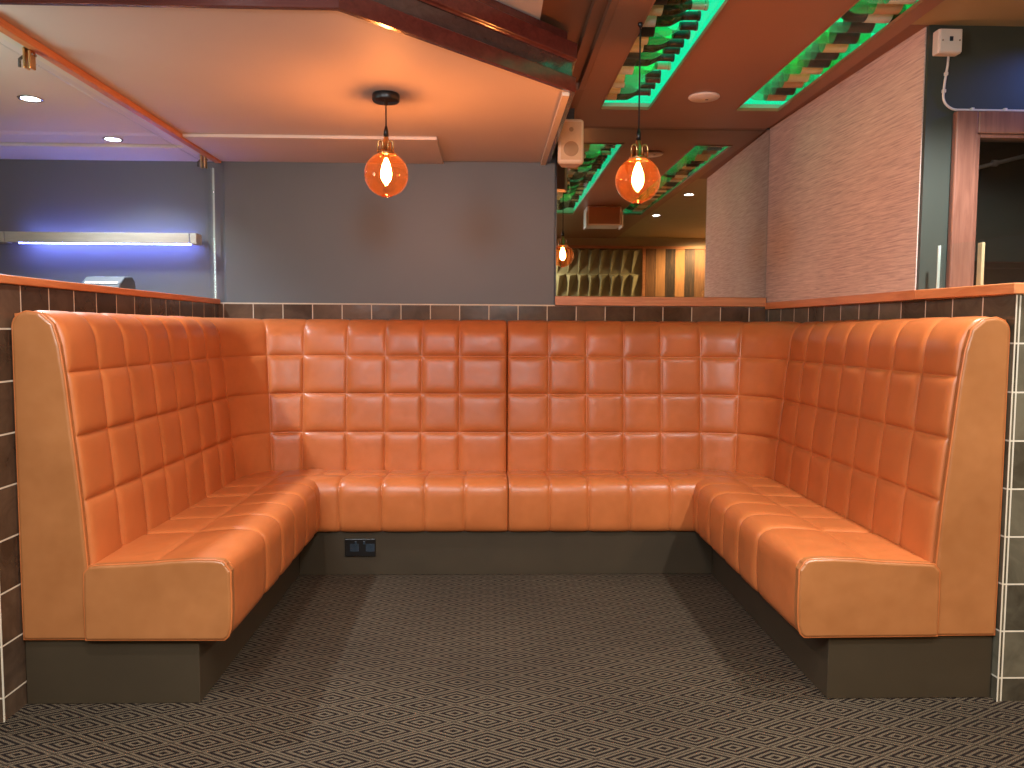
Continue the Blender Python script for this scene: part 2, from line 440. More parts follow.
# ------------------------------------------------------------------ banquette
XSL, XSR, YSB = -1.235, 1.425, 4.10
def ell(cx, cy, rx, ry, a): return (cx + rx * math.sin(a), cy + ry * math.cos(a))
S11 = [0, 0.02, 0.05, 0.095, 0.16, 0.26, 0.38, 0.5, 0.62, 0.74, 0.84, 0.905, 0.95, 0.98, 1]
def seg_stations(kind, a, b):
    """stations inside one tufted column: (x, y, nx, ny, s)"""
    out = []
    for s in S11:
        t = a + (b - a) * s
        if kind == 'L': out.append((XSL, t, -1, 0, s))
        elif kind == 'B': out.append((t, YSB, 0, 1, s))
        elif kind == 'R': out.append((XSR, t, 1, 0, s))
        elif kind == 'CL':
            rx, ry = 0.27, 0.25; an = -t
            x, y = ell(-0.965, 3.85, rx, ry, an); n = Vector((math.sin(an) / rx, math.cos(an) / ry)).normalized(); out.append((x, y, n.x, n.y, s))
        else:
            rx, ry = 0.305, 0.25
            x, y = ell(1.12, 3.85, rx, ry, t); n = Vector((math.sin(t) / rx, math.cos(t) / ry)).normalized(); out.append((x, y, n.x, n.y, s))
    return out
def outer(x, y, nx, ny):
    best = 9
    if nx < -1e-6: best = min(best, (XL + 0.003 - x) / nx)
    if ny > 1e-6: best = min(best, (YB - 0.02 - y) / ny)
    if nx > 0.02:
        m = (1.51 - 1.635) / (4.30 - 2.42)
        best = min(best, (xr(y) - 0.004 - x) / (nx - m * ny))
    return best
def rowprof():
    """rows of (offset, z, t) from bottom to top, split in cells"""
    zs = [(0.0, 0.40), (0.0165, 0.645), (0.036, 0.845), (0.055, 1.042)]
    cells = []
    for (o0, z0), (o1, z1) in zip(zs[:-1], zs[1:]):
        cells.append([(o0 + (o1 - o0) * s, z0 + (z1 - z0) * s, s) for s in S11])
    top = []
    P = [(0.055, 1.042), (0.064, 1.10), (0.070, 1.15), (0.084, 1.19), (0.108, 1.217), (0.14, 1.2265), (0.16, 1.228)]
    fine = [0, 0.012, 0.03, 0.06, 0.1, 0.17, 0.25, 0.33, 0.42, 0.5, 0.58, 0.66, 0.74, 0.82, 0.9, 1.0]
    for s in fine:
        k = s * (len(P) - 1); i = min(int(k), len(P) - 2); fr_ = k - i
        p0, p1, p2, p3 = P[max(i - 1, 0)], P[i], P[i + 1], P[min(i + 2, len(P) - 1)]
        def cr(a, b, c, d): return 0.5 * (2 * b + (c - a) * fr_ + (2 * a - 5 * b + 4 * c - d) * fr_ ** 2 + (3 * b - a - 3 * c + d) * fr_ ** 3)
        top.append((cr(p0[0], p1[0], p2[0], p3[0]), cr(p0[1], p1[1], p2[1], p3[1]), s))
    cells.append(top); return cells
ROWS = rowprof()
def pil(s): return 1 - abs(2 * s - 1) ** 8
def backrest(cols, name, parent):
    """cols: list of (kind,a,b) columns, one pillow per column and row"""
    mb = MB(); rings = []; rr = random.Random(len(cols) * 7 + 3)
    for ci, c in enumerate(cols):
        st = seg_stations(*c)
        jit = [rr.uniform(0.85, 1.2) for _ in ROWS]
        for k, (x, y, nx, ny, s) in enumerate(st):
            if k == 0 and ci > 0: continue
            out = outer(x, y, nx, ny); ring = []
            edge = (ci == 0 and k == 0) or (ci == len(cols) - 1 and k == len(st) - 1)
            for ri, row in enumerate(ROWS):
                for q, (o, z, t) in enumerate(row):
                    if q == 0 and ri > 0: continue
                    zt = pil(t) if ri < 3 else (1 - abs(1 - min(1, 2.2 * t)) ** 5 if t < 0.4545 else 1 - max(0, (t - 0.75) / 0.25) ** 2)
                    h = 0.015 * jit[ri] * max(0, pil(s) * zt) ** 0.8 * (0.86 + 0.14 * (1 - (2 * s - 1) ** 2))
                    if edge: h -= 0.010
                    # direction out of the cushion: mostly horizontal, upwards on the roll
                    up = 0.0 if ri < 3 else max(0, min(1, (t - 0.35) / 0.5))
                    oo = o - h * (1 - up)
                    ring.append((x + nx * oo, y + ny * oo, z + h * up * 0.45))
            for o, z in ((out, 1.222), (out, 0.212), (0.0, 0.212)):
                ring.append((x + nx * o, y + ny * o, z))
            rings.append(ring)
    mb.ring_loft(rings, True, (True, True), True)
    return mb.build(name, LEATHER, parent)
def plate(mb, outline, y0, y1, bulge=0.006):
    """a stitched, slightly puffed cover over an outline in (x, z), facing -y"""
    mb.ring_loft([[(p[0], y1, p[1]) for p in outline], [(p[0], y0, p[1]) for p in outline]], True, (False, True), False)

bq = empty('banquette', (0.09, 3.6, 0), 'U-shaped tan leather booth bench with square-stitched high backrest on a dark plinth', 'booth seat')
colsL = [('L', 2.455 + (3.85 - 2.455) * i / 7, 2.455 + (3.85 - 2.455) * (i + 1) / 7) for i in range(7)]
xb = [-0.965, -0.740, -0.540, -0.350, -0.153, 0.096]
colsBL = [('CL', PI / 2, math.radians(33)), ('CL', math.radians(33), 0)] + [('B', a, b) for a, b in zip(xb[:-1], xb[1:])]
xb2 = [0.099, 0.316, 0.516, 0.712, 0.910, 1.12]
colsBR = [('B', a, b) for a, b in zip(xb2[:-1], xb2[1:])] + [('CR', 0, math.radians(34)), ('CR', math.radians(34), PI / 2)]
colsR = [('R', 3.85 - (3.85 - 2.45) * i / 7, 3.85 - (3.85 - 2.45) * (i + 1) / 7) for i in range(7)]
brs = [backrest(colsL, 'backrest', bq), backrest(colsBL, 'backrest', bq), backrest(colsBR, 'backrest', bq), backrest(colsR, 'backrest', bq)]

def back_outline(x0, sgn, xo):
    pts = [(xo, 0.212)]
    pts += [(x0, 0.212), (x0, 0.33)]
    for row in ROWS:
        for q, (o, z, t) in enumerate(row):
            if q % 3 == 0: pts.append((x0 + sgn * o, z))
    r = 0.045
    for a in range(0, 91, 15):
        aa = math.radians(a)
        pts.append((xo - sgn * r + sgn * r * math.sin(aa), 1.226 - r + r * math.cos(aa)))
    for z in (1.1, .9, .7, .5, .35): pts.append((xo, z))
    out = []
    for p in pts:
        if not out or (abs(out[-1][0] - p[0]) + abs(out[-1][1] - p[1])) > 0.012: out.append(p)
    return out
for (x0, sgn, xo, ye, par) in ((XSL, -1, XL + 0.006, 2.43, brs[0]), (XSR, 1, xr(2.43) - 0.006, 2.425, brs[3])):
    ol = back_outline(x0, sgn, xo)
    mb = MB(); plate(mb, ol, ye, ye + 0.025, 0.006)
    e = mb.build('side_panel', LEATHER_END, par, 'smooth unstitched leather end panel', bevel=0.009, seg=4)
    mb = MB(); mb.tube([(p[0], ye + 0.007, p[1]) for p in ol], 0.0032, 6, True)
    mb.build('piping', LEATHER, par)

# seat cushions. profile (d, z, cell, t) with d = distance forward from the rear edge
def seat_profile(depth):
    top1 = []; half = depth * 0.47
    for s in S11: top1.append((half * s, 0.436 + 0.010 * s, s, 0))
    fr_ = []
    pts = [(half, 0.446), (half + 0.06, 0.452), (depth - 0.10, 0.456), (depth - 0.055, 0.4545), (depth - 0.028, 0.447), (depth - 0.010, 0.431), (depth - 0.002, 0.408), (depth, 0.36), (depth, 0.30), (depth - 0.003, 0.25), (depth - 0.010, 0.225), (depth - 0.022, 0.212)]
    L = [0]
    for a, b in zip(pts[:-1], pts[1:]): L.append(L[-1] + math.hypot(b[0] - a[0], b[1] - a[1]))
    extra = []
    for i, (a, b) in enumerate(zip(pts[:-1], pts[1:])):
        n = 3 if i in (0, 1) else 2
        for q in range(n):
            f = q / n; extra.append((a[0] + (b[0] - a[0]) * f, a[1] + (b[1] - a[1]) * f, (L[i] + (L[i + 1] - L[i]) * f) / L[-1], 1))
    extra.append((pts[-1][0], pts[-1][1], 1.0, 1))
    extra.insert(1, (half + 0.008, 0.4466, 0.012, 1))
    return top1 + extra[1:]
def seat(seams, place, depth, name, parent, endfirst=False, endlast=False):
    prof = seat_profile(depth); mb = MB(); rings = []; rr = random.Random(5)
    nrm = []
    for i in range(len(prof)):
        a = prof[max(i - 1, 0)]; b = prof[min(i + 1, len(prof) - 1)]
        v = Vector((b[0] - a[0], b[1] - a[1])).normalized(); nrm.append((-v.y, v.x))
    for ci, (a, b) in enumerate(zip(seams[:-1], seams[1:])):
        j = (rr.uniform(.85, 1.15), rr.uniform(.85, 1.15))
        for k, s in enumerate(S11):
            if k == 0 and ci > 0: continue
            t = a + (b - a) * s; ring = []
            ps = pil(s)
            if (ci == 0 and endfirst and s < .5): ps = max(ps, 0.55 + .45 * min(1, s * 5))
            kk = max(0.0, 1 - s / 0.75) if ci == 0 and endfirst else 0.0
            for i, (d, z, u, cell) in enumerate(prof):
                if kk and cell == 1 and z > 0.40 and d > depth - 0.10:
                    d2, z2 = (d + (depth - d) * 0.45 * kk * min(1, (d - depth + 0.10) / 0.07), z + (0.456 - z) * 0.45 * kk)
                    d, z = d2, z2
                pu = pil(u) if cell == 0 else (min(1, (u / 0.25)) ** 0.4 if u < 0.25 else 1) * (1 if u < 0.93 else max(0, 1 - ((u - .93) / .07) ** 2))
                h = 0.011 * j[cell] * max(0, ps * pu) ** 0.75
                ring.append(place(d + (-nrm[i][0]) * -h, z + nrm[i][1] * h, t))
            ring.append(place(0, 0.212, t))
            rings.append(ring)
    mb.ring_loft(rings, True, (True, True), True)
    return mb.build(name, LEATHER, parent)
dS = 0.445
sm = [2.452] + [2.83 + 0.205 * i for i in range(6)] + [4.06]
sl = seat(sm, lambda d, z, t: (XSL - 0.02 + d * 1.0, t, z), dS + 0.005, 'seat_cushion', bq, True)
srr = seat(sm, lambda d, z, t: (XSR + 0.02 - d, t, z), dS + 0.008, 'seat_cushion', bq, True)
XFL = XSL - 0.02 + dS + 0.005; XFR = XSR + 0.02 - dS - 0.008
bl = [XFL - 0.10, -0.708, -0.507, -0.303, -0.113, 0.094]
br = [0.097, 0.295, 0.482, 0.680, 0.878, XFR + 0.10]
seat(bl, lambda d, z, t: (t, YSB + 0.02 - d, z), 0.395, 'seat_cushion', bq)
seat(br, lambda d, z, t: (t, YSB + 0.02 - d, z), 0.395, 'seat_cushion', bq)
def seat_outline(x0, sgn, depth):
    pts = [(x0 + sgn * 0.010, 0.214), (x0 + sgn * .010, 0.33), (x0 + sgn * 0.012, 0.425), (x0 + sgn * .03, 0.447)]
    for d, z, u, c in seat_profile(depth):
        if d < 0.05: continue
        bump_ = 0.010 if z > .4 else 0.006
        if z > 0.40 and d > depth - 0.10:
            d, z = d + (depth - d) * 0.45 * min(1, (d - depth + 0.10) / 0.07), z + (0.456 - z) * 0.45
        pts.append((x0 + sgn * (d + (0.010 if z < .43 else 0)), z + (bump_ if z > 0.43 else 0)))
    out = []
    for p in pts:
        if not out or (abs(out[-1][0] - p[0]) + abs(out[-1][1] - p[1])) > 0.006: out.append(p)
    return out
for (x0, sgn, ye, par, dd) in ((XSL - 0.02, 1, 2.418, sl, dS + 0.005), (XSR + 0.02, -1, 2.414, srr, dS + 0.008)):
    ol = seat_outline(x0, sgn, dd)
    mb = MB(); plate(mb, ol, ye, ye + 0.036, 0.009)
    mb.build('side_panel', LEATHER_END, par, 'smooth unstitched leather end face', bevel=0.011, seg=4)
    mb = MB(); mb.tube([(p[0], ye + 0.007, p[1]) for p in ol], 0.0032, 6, True)
    mb.build('piping', LEATHER, par)
mb = MB()
PX0, PX1, PYB = -0.905, 1.093, 3.75
mb.box(XL + 0.004, PX0, 2.445, PYB + 0.02, 0.0005, 0.211)
mb.hexa([(PX1, 2.44), (xr(2.44) - 0.004, 2.44), (xr(3.77) - 0.004, PYB + 0.02), (PX1, PYB + 0.02)], 0.0005, 0.211)
mb.box(PX0 + 0.0005, PX1 - 0.0005, PYB, PYB + 0.02, 0.0005, 0.211)
mb.build('plinth', PLINTH, bq, 'dark olive brown kick board', bevel=0.002)

# double socket on the plinth
so = empty('wall_socket', (-0.612, PYB, 0.135), 'black double power socket low on the dark plinth under the back seat', 'socket')
MB().box(-0.685, -0.539, PYB - 0.009, PYB - 0.0005, 0.092, 0.178).build('face_plate', BLACK, so, bevel=0.003)
for dx in (-0.65, -0.575):
    mb = MB()
    mb.box(dx - .010, dx + .032, PYB - 0.0095, PYB - 0.0088, 0.116, 0.154)
    mb.box(dx - .004 + .012, dx + .004 + .012, PYB - 0.0115, PYB - 0.009, 0.140, 0.152)
    mb.box(dx - .010, dx - .003, PYB - 0.0115, PYB - 0.009, 0.118, 0.123); mb.box(dx + .025, dx + .032, PYB - 0.0115, PYB - 0.009, 0.118, 0.123)
    mb.build('outlet', GREYPL, so)
for dx in (-0.632, -0.592):
    MB().box(dx - .005, dx + .005, PYB - 0.013, PYB - 0.009, 0.152, 0.168).build('switch', GREYPL, so, bevel=0.001)

# ------------------------------------------------------------------ pendant lamps
def pendant(loc_top, zc, R, label, canopy=True):
    x, y, zt = loc_top
    t = empty('pendant_lamp', (x, y, zt), label, 'pendant lamp', 'globe pendant lamps over the booth')
    if canopy:
        MB().lathe([(0.0, -0.0005), (0.050, -0.0005), (0.052, -0.006), (0.052, -0.024), (0.048, -0.030), (0.008, -0.031), (0.007, -0.042), (0.0, -0.042)], (x, y, zt), n=32).build('canopy', BLACK, t)
    else:
        MB().lathe([(0.0, -0.0005), (0.009, -0.0005), (0.009, -0.008), (0.004, -0.016), (0, -0.016)], (x, y, zt), n=16).build('canopy', BLACK, t, 'small black cord hook')
    ztop = zc + R * 0.93
    MB().tube([(x, y, zt - (0.03 if canopy else .012)), (x, y, (zt + ztop) / 2), (x, y, ztop + 0.075)], 0.0028, 8).build('cord', BLACKCORD, t)
    MB().lathe([(0.0, 0.105), (0.004, 0.105), (0.009, 0.085), (0.010, 0.066), (0, 0.066)], (x, y, ztop), n=14).build('cord_grip', BLACK, t)
    MB().lathe([(0.0, 0.066), (0.007, 0.066), (0.010, 0.060), (0.010, 0.052), (0.020, 0.042), (0.021, 0.010), (0.033, 0.006), (0.034, -0.004), (0.0, -0.004)], (x, y, ztop), n=24).build('lamp_holder', BRASS, t)
    for s in (-1, 1):
        pts = [(x + s * 0.011, y, ztop + 0.004)]
        pts += [(x + s * (0.019 - 0.010 * math.cos(a)), y, ztop + 0.035 + 0.010 * math.sin(a)) for a in [PI * k / 6 for k in range(7)]]
        pts += [(x + s * 0.029, y, ztop + 0.004)]
        MB().tube([(p[0], p[1] - 0.02, p[2]) for p in pts], 0.0032, 8).build('bracket_loop', BRASS, t)
    for s in range(3):
        a = 2 * PI * s / 3 + .3
        MB().lathe([(0, -.006), (.004, -.006), (.004, .006), (0, .006)], (x + .036 * math.cos(a), y + .036 * math.sin(a), ztop + 0.001), n=8).build('thumb_screw', BRASS, t)
    prof = []
    for k in range(4, 33):
        a = PI * k / 34
        prof.append((R * math.sin(a), R * math.cos(a)))
    zt2 = prof[0][1]
    prof = [(0.030, zt2 + 0.012)] + prof
    g = MB().lathe(prof, (x, y, zc), n=48, cap=(False, False)).build('globe_shade', AMBER, t)
    # heavy glass rim round the opening at the bottom
    rb, zb = prof[-1]
    MB().tube([(x + rb * 1.25 * math.cos(2 * PI * k / 24), y + rb * 1.25 * math.sin(2 * PI * k / 24), zc + zb + 0.001) for k in range(24)], 0.003, 6, True).build('glass_rim', AMBER, t)
    b = MB().lathe([(0.0, 0.055), (0.006, 0.053), (0.011, 0.040), (0.018, 0.018), (0.021, -0.002), (0.019, -0.020), (0.010, -0.034), (0.0, -0.038)], (x, y, zc + 0.006), n=20).build('bulb', E_BULB, t, 'glowing warm white filament bulb')
    MB().lathe([(0.0, 0.075), (0.013, 0.075), (0.013, 0.050), (0.006, 0.046), (0.0, 0.046)], (x, y, zc + 0.014), n=16).build('bulb_cap', BRASS, t)
    return t
pendant((-0.396, 3.094, ZL), 1.772, 0.084, 'amber globe pendant on a short cord below a round black canopy, left one')
pendant((0.530, 2.85, ZH), 1.716, 0.080, 'amber globe pendant on a long thin cord hanging in front of the mirror', False)

# ------------------------------------------------------------------ bottle displays in the ceiling
def display(bx, xin0, xin1, side, label):
    x0, x1, y0, y1 = bx
    d = empty('bottle_display', ((x0 + x1) / 2, (y0 + y1) / 2, ZH), label, 'ceiling light box')
    zt = ZH + 0.19
    mb = MB()
    mb.box(xin0, xin1, y0 - 0.02, y1 + 0.02, zt, zt + 0.01)
    mb.box(xin0 - 0.01, xin0, y0 - 0.02, y1 + 0.02, ZH + 0.0125, zt + 0.01)
    mb.box(xin1, xin1 + 0.01, y0 - 0.02, y1 + 0.02, ZH + 0.0125, zt + 0.01)
    mb.box(xin0, xin1, y1 + 0.004, y1 + 0.014, ZH + 0.0125, zt + 0.01)
    mb.box(xin0, xin1, y0 - 0.03, y0 - 0.02, ZH + 0.0125, zt + 0.01)
    mb.build('housing', RECESS, d)
    # thin wooden lip round the opening
    mb = MB(); w = 0.006
    mb.box(x0 - w, x0, y0 - w, y1 + w, ZH - 0.003, ZH - 0.0005); mb.box(x1, x1 + w, y0 - w, y1 + w, ZH - 0.003, ZH - 0.0005)
    mb.box(x0, x1, y1, y1 + w, ZH - 0.003, ZH - 0.0005); mb.box(x0, x1, y0 - w, y0, ZH - 0.003, ZH - 0.0005)
    mb.build('frame', BROWNCEIL2, d)
    MB().box(xin0 + 0.001, xin1 - 0.001, y0 - 0.019, y1 + 0.003, ZH + 0.0130, ZH + 0.0175).build('glass_shelf', GLASSLO, d)
    for xx in (xin0 + 0.0005, xin1 - 0.0035):
        MB().box(xx, xx + 0.003, y0, y1, ZH + 0.030, zt - 0.012).build('led_panel', E_GREEN, d, 'glowing green side panel')
    MB().box(xin0 + 0.004, xin1 - 0.004, y1 + 0.0005, y1 + 0.0035, ZH + 0.030, zt - 0.012).build('led_panel', E_GREEN, d, 'glowing green end panel')
    MB().box(xin0 + 0.004, xin1 - 0.004, y0, y1, zt - 0.004, zt - 0.0005).build('led_panel', E_GREEN2, d, 'softly glowing green top panel')
    return d
display(B1, 0.435, 0.790, 1, 'green-lit recessed ceiling box of wine bottles behind the long pendant cord')
display(B2, 1.195, 1.470, -1, 'green-lit recessed ceiling box of wine bottles beside the wallpapered wall')

def bottle_mat(name, tint, amt):
    M = Mat(name)
    t = M.node('ShaderNodeBsdfTransparent', ins={0: tint})
    tr = M.node('ShaderNodeBsdfTranslucent', ins={0: tuple(min(1, c * 1.3) for c in tint[:3]) + (1,)})
    g = M.node('ShaderNodeBsdfGlossy', ins={'Color': (1, 1, 1, 1), 'Roughness': 0.08})
    lw = M.node('ShaderNodeLayerWeight', ins={'Blend': 0.5})
    f = M.math('ADD', M.math('MULTIPLY', M.math('POWER', (lw, 'Facing'), 5.0), 0.6), 0.05)
    a = M.node('ShaderNodeMixShader', ins={0: amt, 1: t, 2: tr})
    b = M.node('ShaderNodeMixShader', ins={0: f, 1: a, 2: g})
    M.l.new(b.outputs[0], M.out.inputs[0]); return M.m
BG = [bottle_mat('dark_green_bottle_glass', (0.01, 0.10, 0.03, 1), 0.12), bottle_mat('green_bottle_glass', (0.22, 0.80, 0.45, 1), 0.2), bottle_mat('pale_bottle_glass', (0.6, 0.8, 0.66, 1), 0.15)]
LAB = [('cream', plain('cream_paper', lin((226, 206, 158)), 0.6)), ('black', plain('black_paper', lin((10, 10, 10)), 0.5)),
       ('white', plain('white_paper', lin((220, 220, 210)), 0.6)), ('tan', plain('tan_paper', lin((196, 150, 110)), 0.6))]
CAPS = [('black', plain('black_foil', lin((6, 8, 8)), 0.3)), ('dark red', plain('red_foil', lin((96, 30, 40)), 0.3)), ('pale', plain('pale_foil', lin((190, 180, 150)), 0.35))]
PROF = [(0.0, 0.006), (0.020, 0.0), (0.034, 0.002), (0.0375, 0.008), (0.0375, 0.175), (0.036, 0.190), (0.028, 0.208), (0.018, 0.226), (0.0145, 0.245), (0.014, 0.285), (0.016, 0.288), (0.016, 0.296), (0.0, 0.297)]
protos = {}
ORD = ['first', 'second', 'third', 'fourth', 'fifth', 'sixth', 'seventh', 'eighth', 'ninth', 'tenth', 'eleventh', 'twelfth', 'thirteenth', 'fourteenth', 'fifteenth',
       'sixteenth', 'seventeenth', 'eighteenth', 'nineteenth', 'twentieth', 'twenty-first', 'twenty-second', 'twenty-third', 'twenty-fourth', 'twenty-fifth', 'twenty-sixth', 'twenty-seventh', 'twenty-eighth', 'twenty-ninth', 'thirtieth', 'thirty-first', 'thirty-second', 'thirty-third']
GNAME = ['dark green', 'green', 'pale green']
def bottle_proto(g, l, c):
    key = (g, l, c)
    if key in protos: return protos[key], False
    t = empty('wine_bottle', (0, 0, 0))
    MB().lathe(PROF, (0, 0, 0), 'x', 20).build('glass_body', BG[g], t)
    MB().lathe([(0.0381, 0.045), (0.0381, 0.135)], (0, 0, 0), 'x', 24, cap=(False, False)).build('paper_label', LAB[l][1], t, LAB[l][0] + ' paper label')
    MB().lathe([(0.0155, 0.232), (0.0152, 0.288), (0.0172, 0.289), (0.0172, 0.298), (0.0, 0.299)], (0, 0, 0), 'x', 16, cap=(False, False)).build('foil_capsule', CAPS[c][1], t)
    protos[key] = t
    return t, True
rb = random.Random(11)
for (bx, xbase, dr, nm) in ((B1, 0.462, 1, 'left'), (B2, 1.462, -1, 'right')):
    y = bx[3] - 0.075 - (0.01 if dr > 0 else 0.03); k = 0
    while y > bx[2] + 0.05:
        g = rb.choice([0, 1, 1, 0, 2]) if dr > 0 else rb.choice([1, 2, 1, 2, 0]); l = rb.choice([0, 0, 1, 2, 3, 1]); c = rb.choice([0, 0, 0, 1, 2])
        p, new = bottle_proto(g, l, c)
        o = p if new else copy_tree(p)
        o.location = (xbase + dr * rb.uniform(-0.004, 0.02), y, ZH + 0.0178 + 0.0378)
        o.rotation_euler = (rb.uniform(0, 6.28), 0, (0 if dr > 0 else PI) + rb.uniform(-0.03, 0.03))
        tag(o, '%s bottle, %s label, %s capsule, in %s ceiling box, %s from mirror end' % (GNAME[g], LAB[l][0], CAPS[c][0], nm, ORD[k]), 'bottle', 'bottles lying in the %s ceiling light box' % nm)
        y -= rb.choice([0.082, 0.086, 0.094, 0.110]); k += 1

# ------------------------------------------------------------------ fittings
# round disc between the boxes
t = empty('ceiling_disc', (0.988, 3.70, ZH), 'round white smoke detector disc on the brown ceiling between the two bottle boxes', 'smoke detector')
MB().lathe([(0, -0.0005), (0.070, -0.0005), (0.072, -0.006), (0.066, -0.011), (0.0, -0.013)], (0.988, 3.70, ZH), n=40).build('cover', WHITE, t)
MB().lathe([(0, -0.0135), (0.008, -0.0130), (0.008, -0.0110), (0, -0.011)], (1.004, 3.712, ZH), n=12).build('sensor_eye', BLACK, t)

# loudspeaker beside the beam
sx, sy = 0.394, 3.88
t = empty('loudspeaker', (sx, sy, 2.0), 'ivory wall loudspeaker hanging off the dark beam, left of the mirror', 'speaker')
mb = MB()
def spk_ring(z, w0, w1, yb, yf):
    pts = [(sx + w1, yb), (sx + w0 * 1.0, yf + 0.012), (sx + w0 - 0.012, yf), (sx - w0 + 0.012, yf), (sx - w0, yf + 0.012), (sx - w1, yb)]
    return [(p[0], p[1], z) for p in pts]
mb.ring_loft([spk_ring(1.988, .058, .036, sy + .11, sy + .012), spk_ring(1.997, .064, .040, sy + .11, sy), spk_ring(2.190, .062, .040, sy + .11, sy), spk_ring(2.200, .056, .036, sy + .11, sy + .012)], True, (True, True), False)
mb.build('cabinet', SPK, t, bevel=0.004)
MB().box(sx - .050, sx + .050, sy - 0.0025, sy - 0.0002, 2.004, 2.184).build('grille', GRILLE, t, bevel=0.001)
MB().lathe([(0, -.0036), (.034, -.0036), (.036, -.0026), (0, -.0026)], (sx, sy, 2.056), 'y', 32).build('woofer', CONE, t)
MB().lathe([(0, -.0036), (.010, -.0036), (.011, -.0026), (0, -.0026)], (sx, sy, 2.148), 'y', 20).build('tweeter', CONE, t)
mb = MB(); mb.box(sx - .02, sx + .02, sy + .05, sy + .09, 2.2005, ZH - 0.0005); mb.build('bracket', BLACK, t)

# downlights
def downlight(x, y, z, label, power, size=2.3, color=(1, 0.96, 0.92), grp='recessed ceiling downlights', blend=0.6, tilt=None, rad=0.035):
    t = empty('downlight', (x, y, z), label, 'ceiling light', grp)
    MB().lathe([(0.0335, -0.0005), (0.045, -0.0005), (0.046, -0.003), (0.043, -0.005), (0.034, -0.004), (0.0335, -0.0005)], (x, y, z), n=32, cap=(False, False)).build('bezel', CHROME, t)
    MB().lathe([(0.0, -0.0015), (0.034, -0.0015), (0.034, -0.0025), (0.0, -0.0028)], (x, y, z), n=28).build('lens', E_DOWN, t, 'bright white lens')
    L = bpy.data.lights.new('downlight_beam', 'SPOT'); L.energy = power; L.spot_size = size; L.spot_blend = blend; L.color = color; L.shadow_soft_size = rad
    o = bpy.data.objects.new('downlight_beam', L); COL.objects.link(o); o.parent = t; o.location = (0, 0, -0.03)
    if tilt: o.rotation_euler = tilt
    return t
COOL = (0.88, 0.93, 1.0); NEU = (1, 0.97, 0.94)
downlight(-1.80, 3.22, ZL, 'bright downlight in the pale ceiling behind the glass screen, nearer the camera', 150, color=COOL)
downlight(-1.79, 3.88, ZL, 'bright downlight in the pale ceiling behind the glass screen, nearer the back wall', 30, color=COOL)
downlight(-2.5, 2.6, ZL, 'added unseen downlight in the pale ceiling left of the frame behind the glass screen', 70, color=COOL)  # unseen lamp, added to light the left room
ZR = ZH + 0.012
downlight(1.60, 2.20, ZR, 'white downlight reflected in the mirror, nearer the wallpapered wall', 130, color=NEU)
downlight(1.58, 1.05, ZR, 'white downlight reflected in the mirror, farther from the wallpapered wall', 110, color=NEU)
ZC = ZH + 0.035
downlight(-0.90, 1.55, ZC, 'added unseen downlight in the cream ceiling in front of the booth, left side', 90, color=NEU)  # unseen lamp, added to light the bench ends
downlight(-0.90, 0.20, ZC, 'added unseen downlight in the cream ceiling behind the camera, left side', 60, color=NEU)  # another added lamp outside the view
downlight(0.10, 0.90, ZC, 'added unseen downlight in the cream ceiling above the middle of the walkway', 80, color=NEU)  # added overhead lamp, unseen, lights the booth from the front
def added_spot(x, y, z, tilt, turn, power, label):  # added lamps, out of view, bring neutral light onto the booth walls
    t = empty('added_spotlight', (x, y, z), label, 'spotlight', 'added spotlights on stems above the walkway')
    MB().tube([(x, y, ZC - 0.0005), (x, y, z + 0.09)], 0.008, 10).build('stem', BLACK, t)
    b = MB().lathe([(0, .09), (.03, .09), (.13, .06), (.15, -.03), (.144, -.03), (.13, .02), (.0, .03)], (x, y, z), n=28).build('lamp_body', BLACK, t)
    L = bpy.data.lights.new('spot_beam', 'SPOT'); L.energy = power; L.spot_size = 2.2; L.spot_blend = 0.9; L.color = (0.90, 0.96, 1.0); L.shadow_soft_size = 0.20
    o = bpy.data.objects.new('spot_beam', L); COL.objects.link(o); o.parent = t; o.location = (0, 0.0, -0.26)
    o.rotation_euler = (math.radians(tilt), 0, math.radians(turn))
    return t
added_spot(0.10, 0.45, 2.14, 64, 0, 100, 'added unseen black spotlight on a stem above the walkway, aimed at the back wall')
added_spot(-1.15, 0.65, 2.14, 62, -42, 100, 'added unseen black spotlight on a stem above the walkway, aimed at the right wall')
downlight(2.52, -0.45, ZR, 'added unseen warm downlight near the plank clad rear wall', 130, size=2.95, color=(1, .66, .32))  # unseen lamp, added for the warm glow on the planks
downlight(0.28, -0.45, ZH, 'added unseen warm downlight in the brown ceiling near the sage relief wall panel', 80, size=2.95, color=(1, .88, .66))  # unseen lamp, added to graze the relief triangles

downlight(2.45, 3.45, ZH + 0.0095, 'added unseen cool downlight in the dark room behind the framed window', 14, color=(.8, .9, 1))  # lamp added to brighten the dark interior behind the pane

ul = empty('added_uplighter', (-2.05, 2.05, 0), 'added tall floor uplighter in the room beyond the left glass screen, out of frame', 'floor lamp')  # unseen lamp, added to lighten the left ceiling
MB().lathe([(0, 0.0005), (.14, .0005), (.14, .012), (.02, .03), (0, .03)], (-2.05, 2.05, 0), n=32).build('base', BLACK, ul)
MB().tube([(-2.05, 2.05, .03), (-2.05, 2.05, 1.55)], .012, 12).build('pole', BLACK, ul)
MB().lathe([(0, 1.54), (.03, 1.54), (.13, 1.64), (.125, 1.64), (.03, 1.56), (0, 1.56)], (-2.05, 2.05, 0), n=32).build('lamp_shade', BLACK, ul)
L = bpy.data.lights.new('uplight', 'SPOT'); L.energy = 38; L.spot_size = 2.7; L.spot_blend = 0.9; L.color = (0.80, 1.0, 0.93); L.shadow_soft_size = 0.28
o = bpy.data.objects.new('uplight', L); COL.objects.link(o); o.parent = ul; o.location = (0, 0, 1.66); o.rotation_euler = Vector((0.25, 0.7, 0.7)).to_track_quat('-Z', 'Y').to_euler()

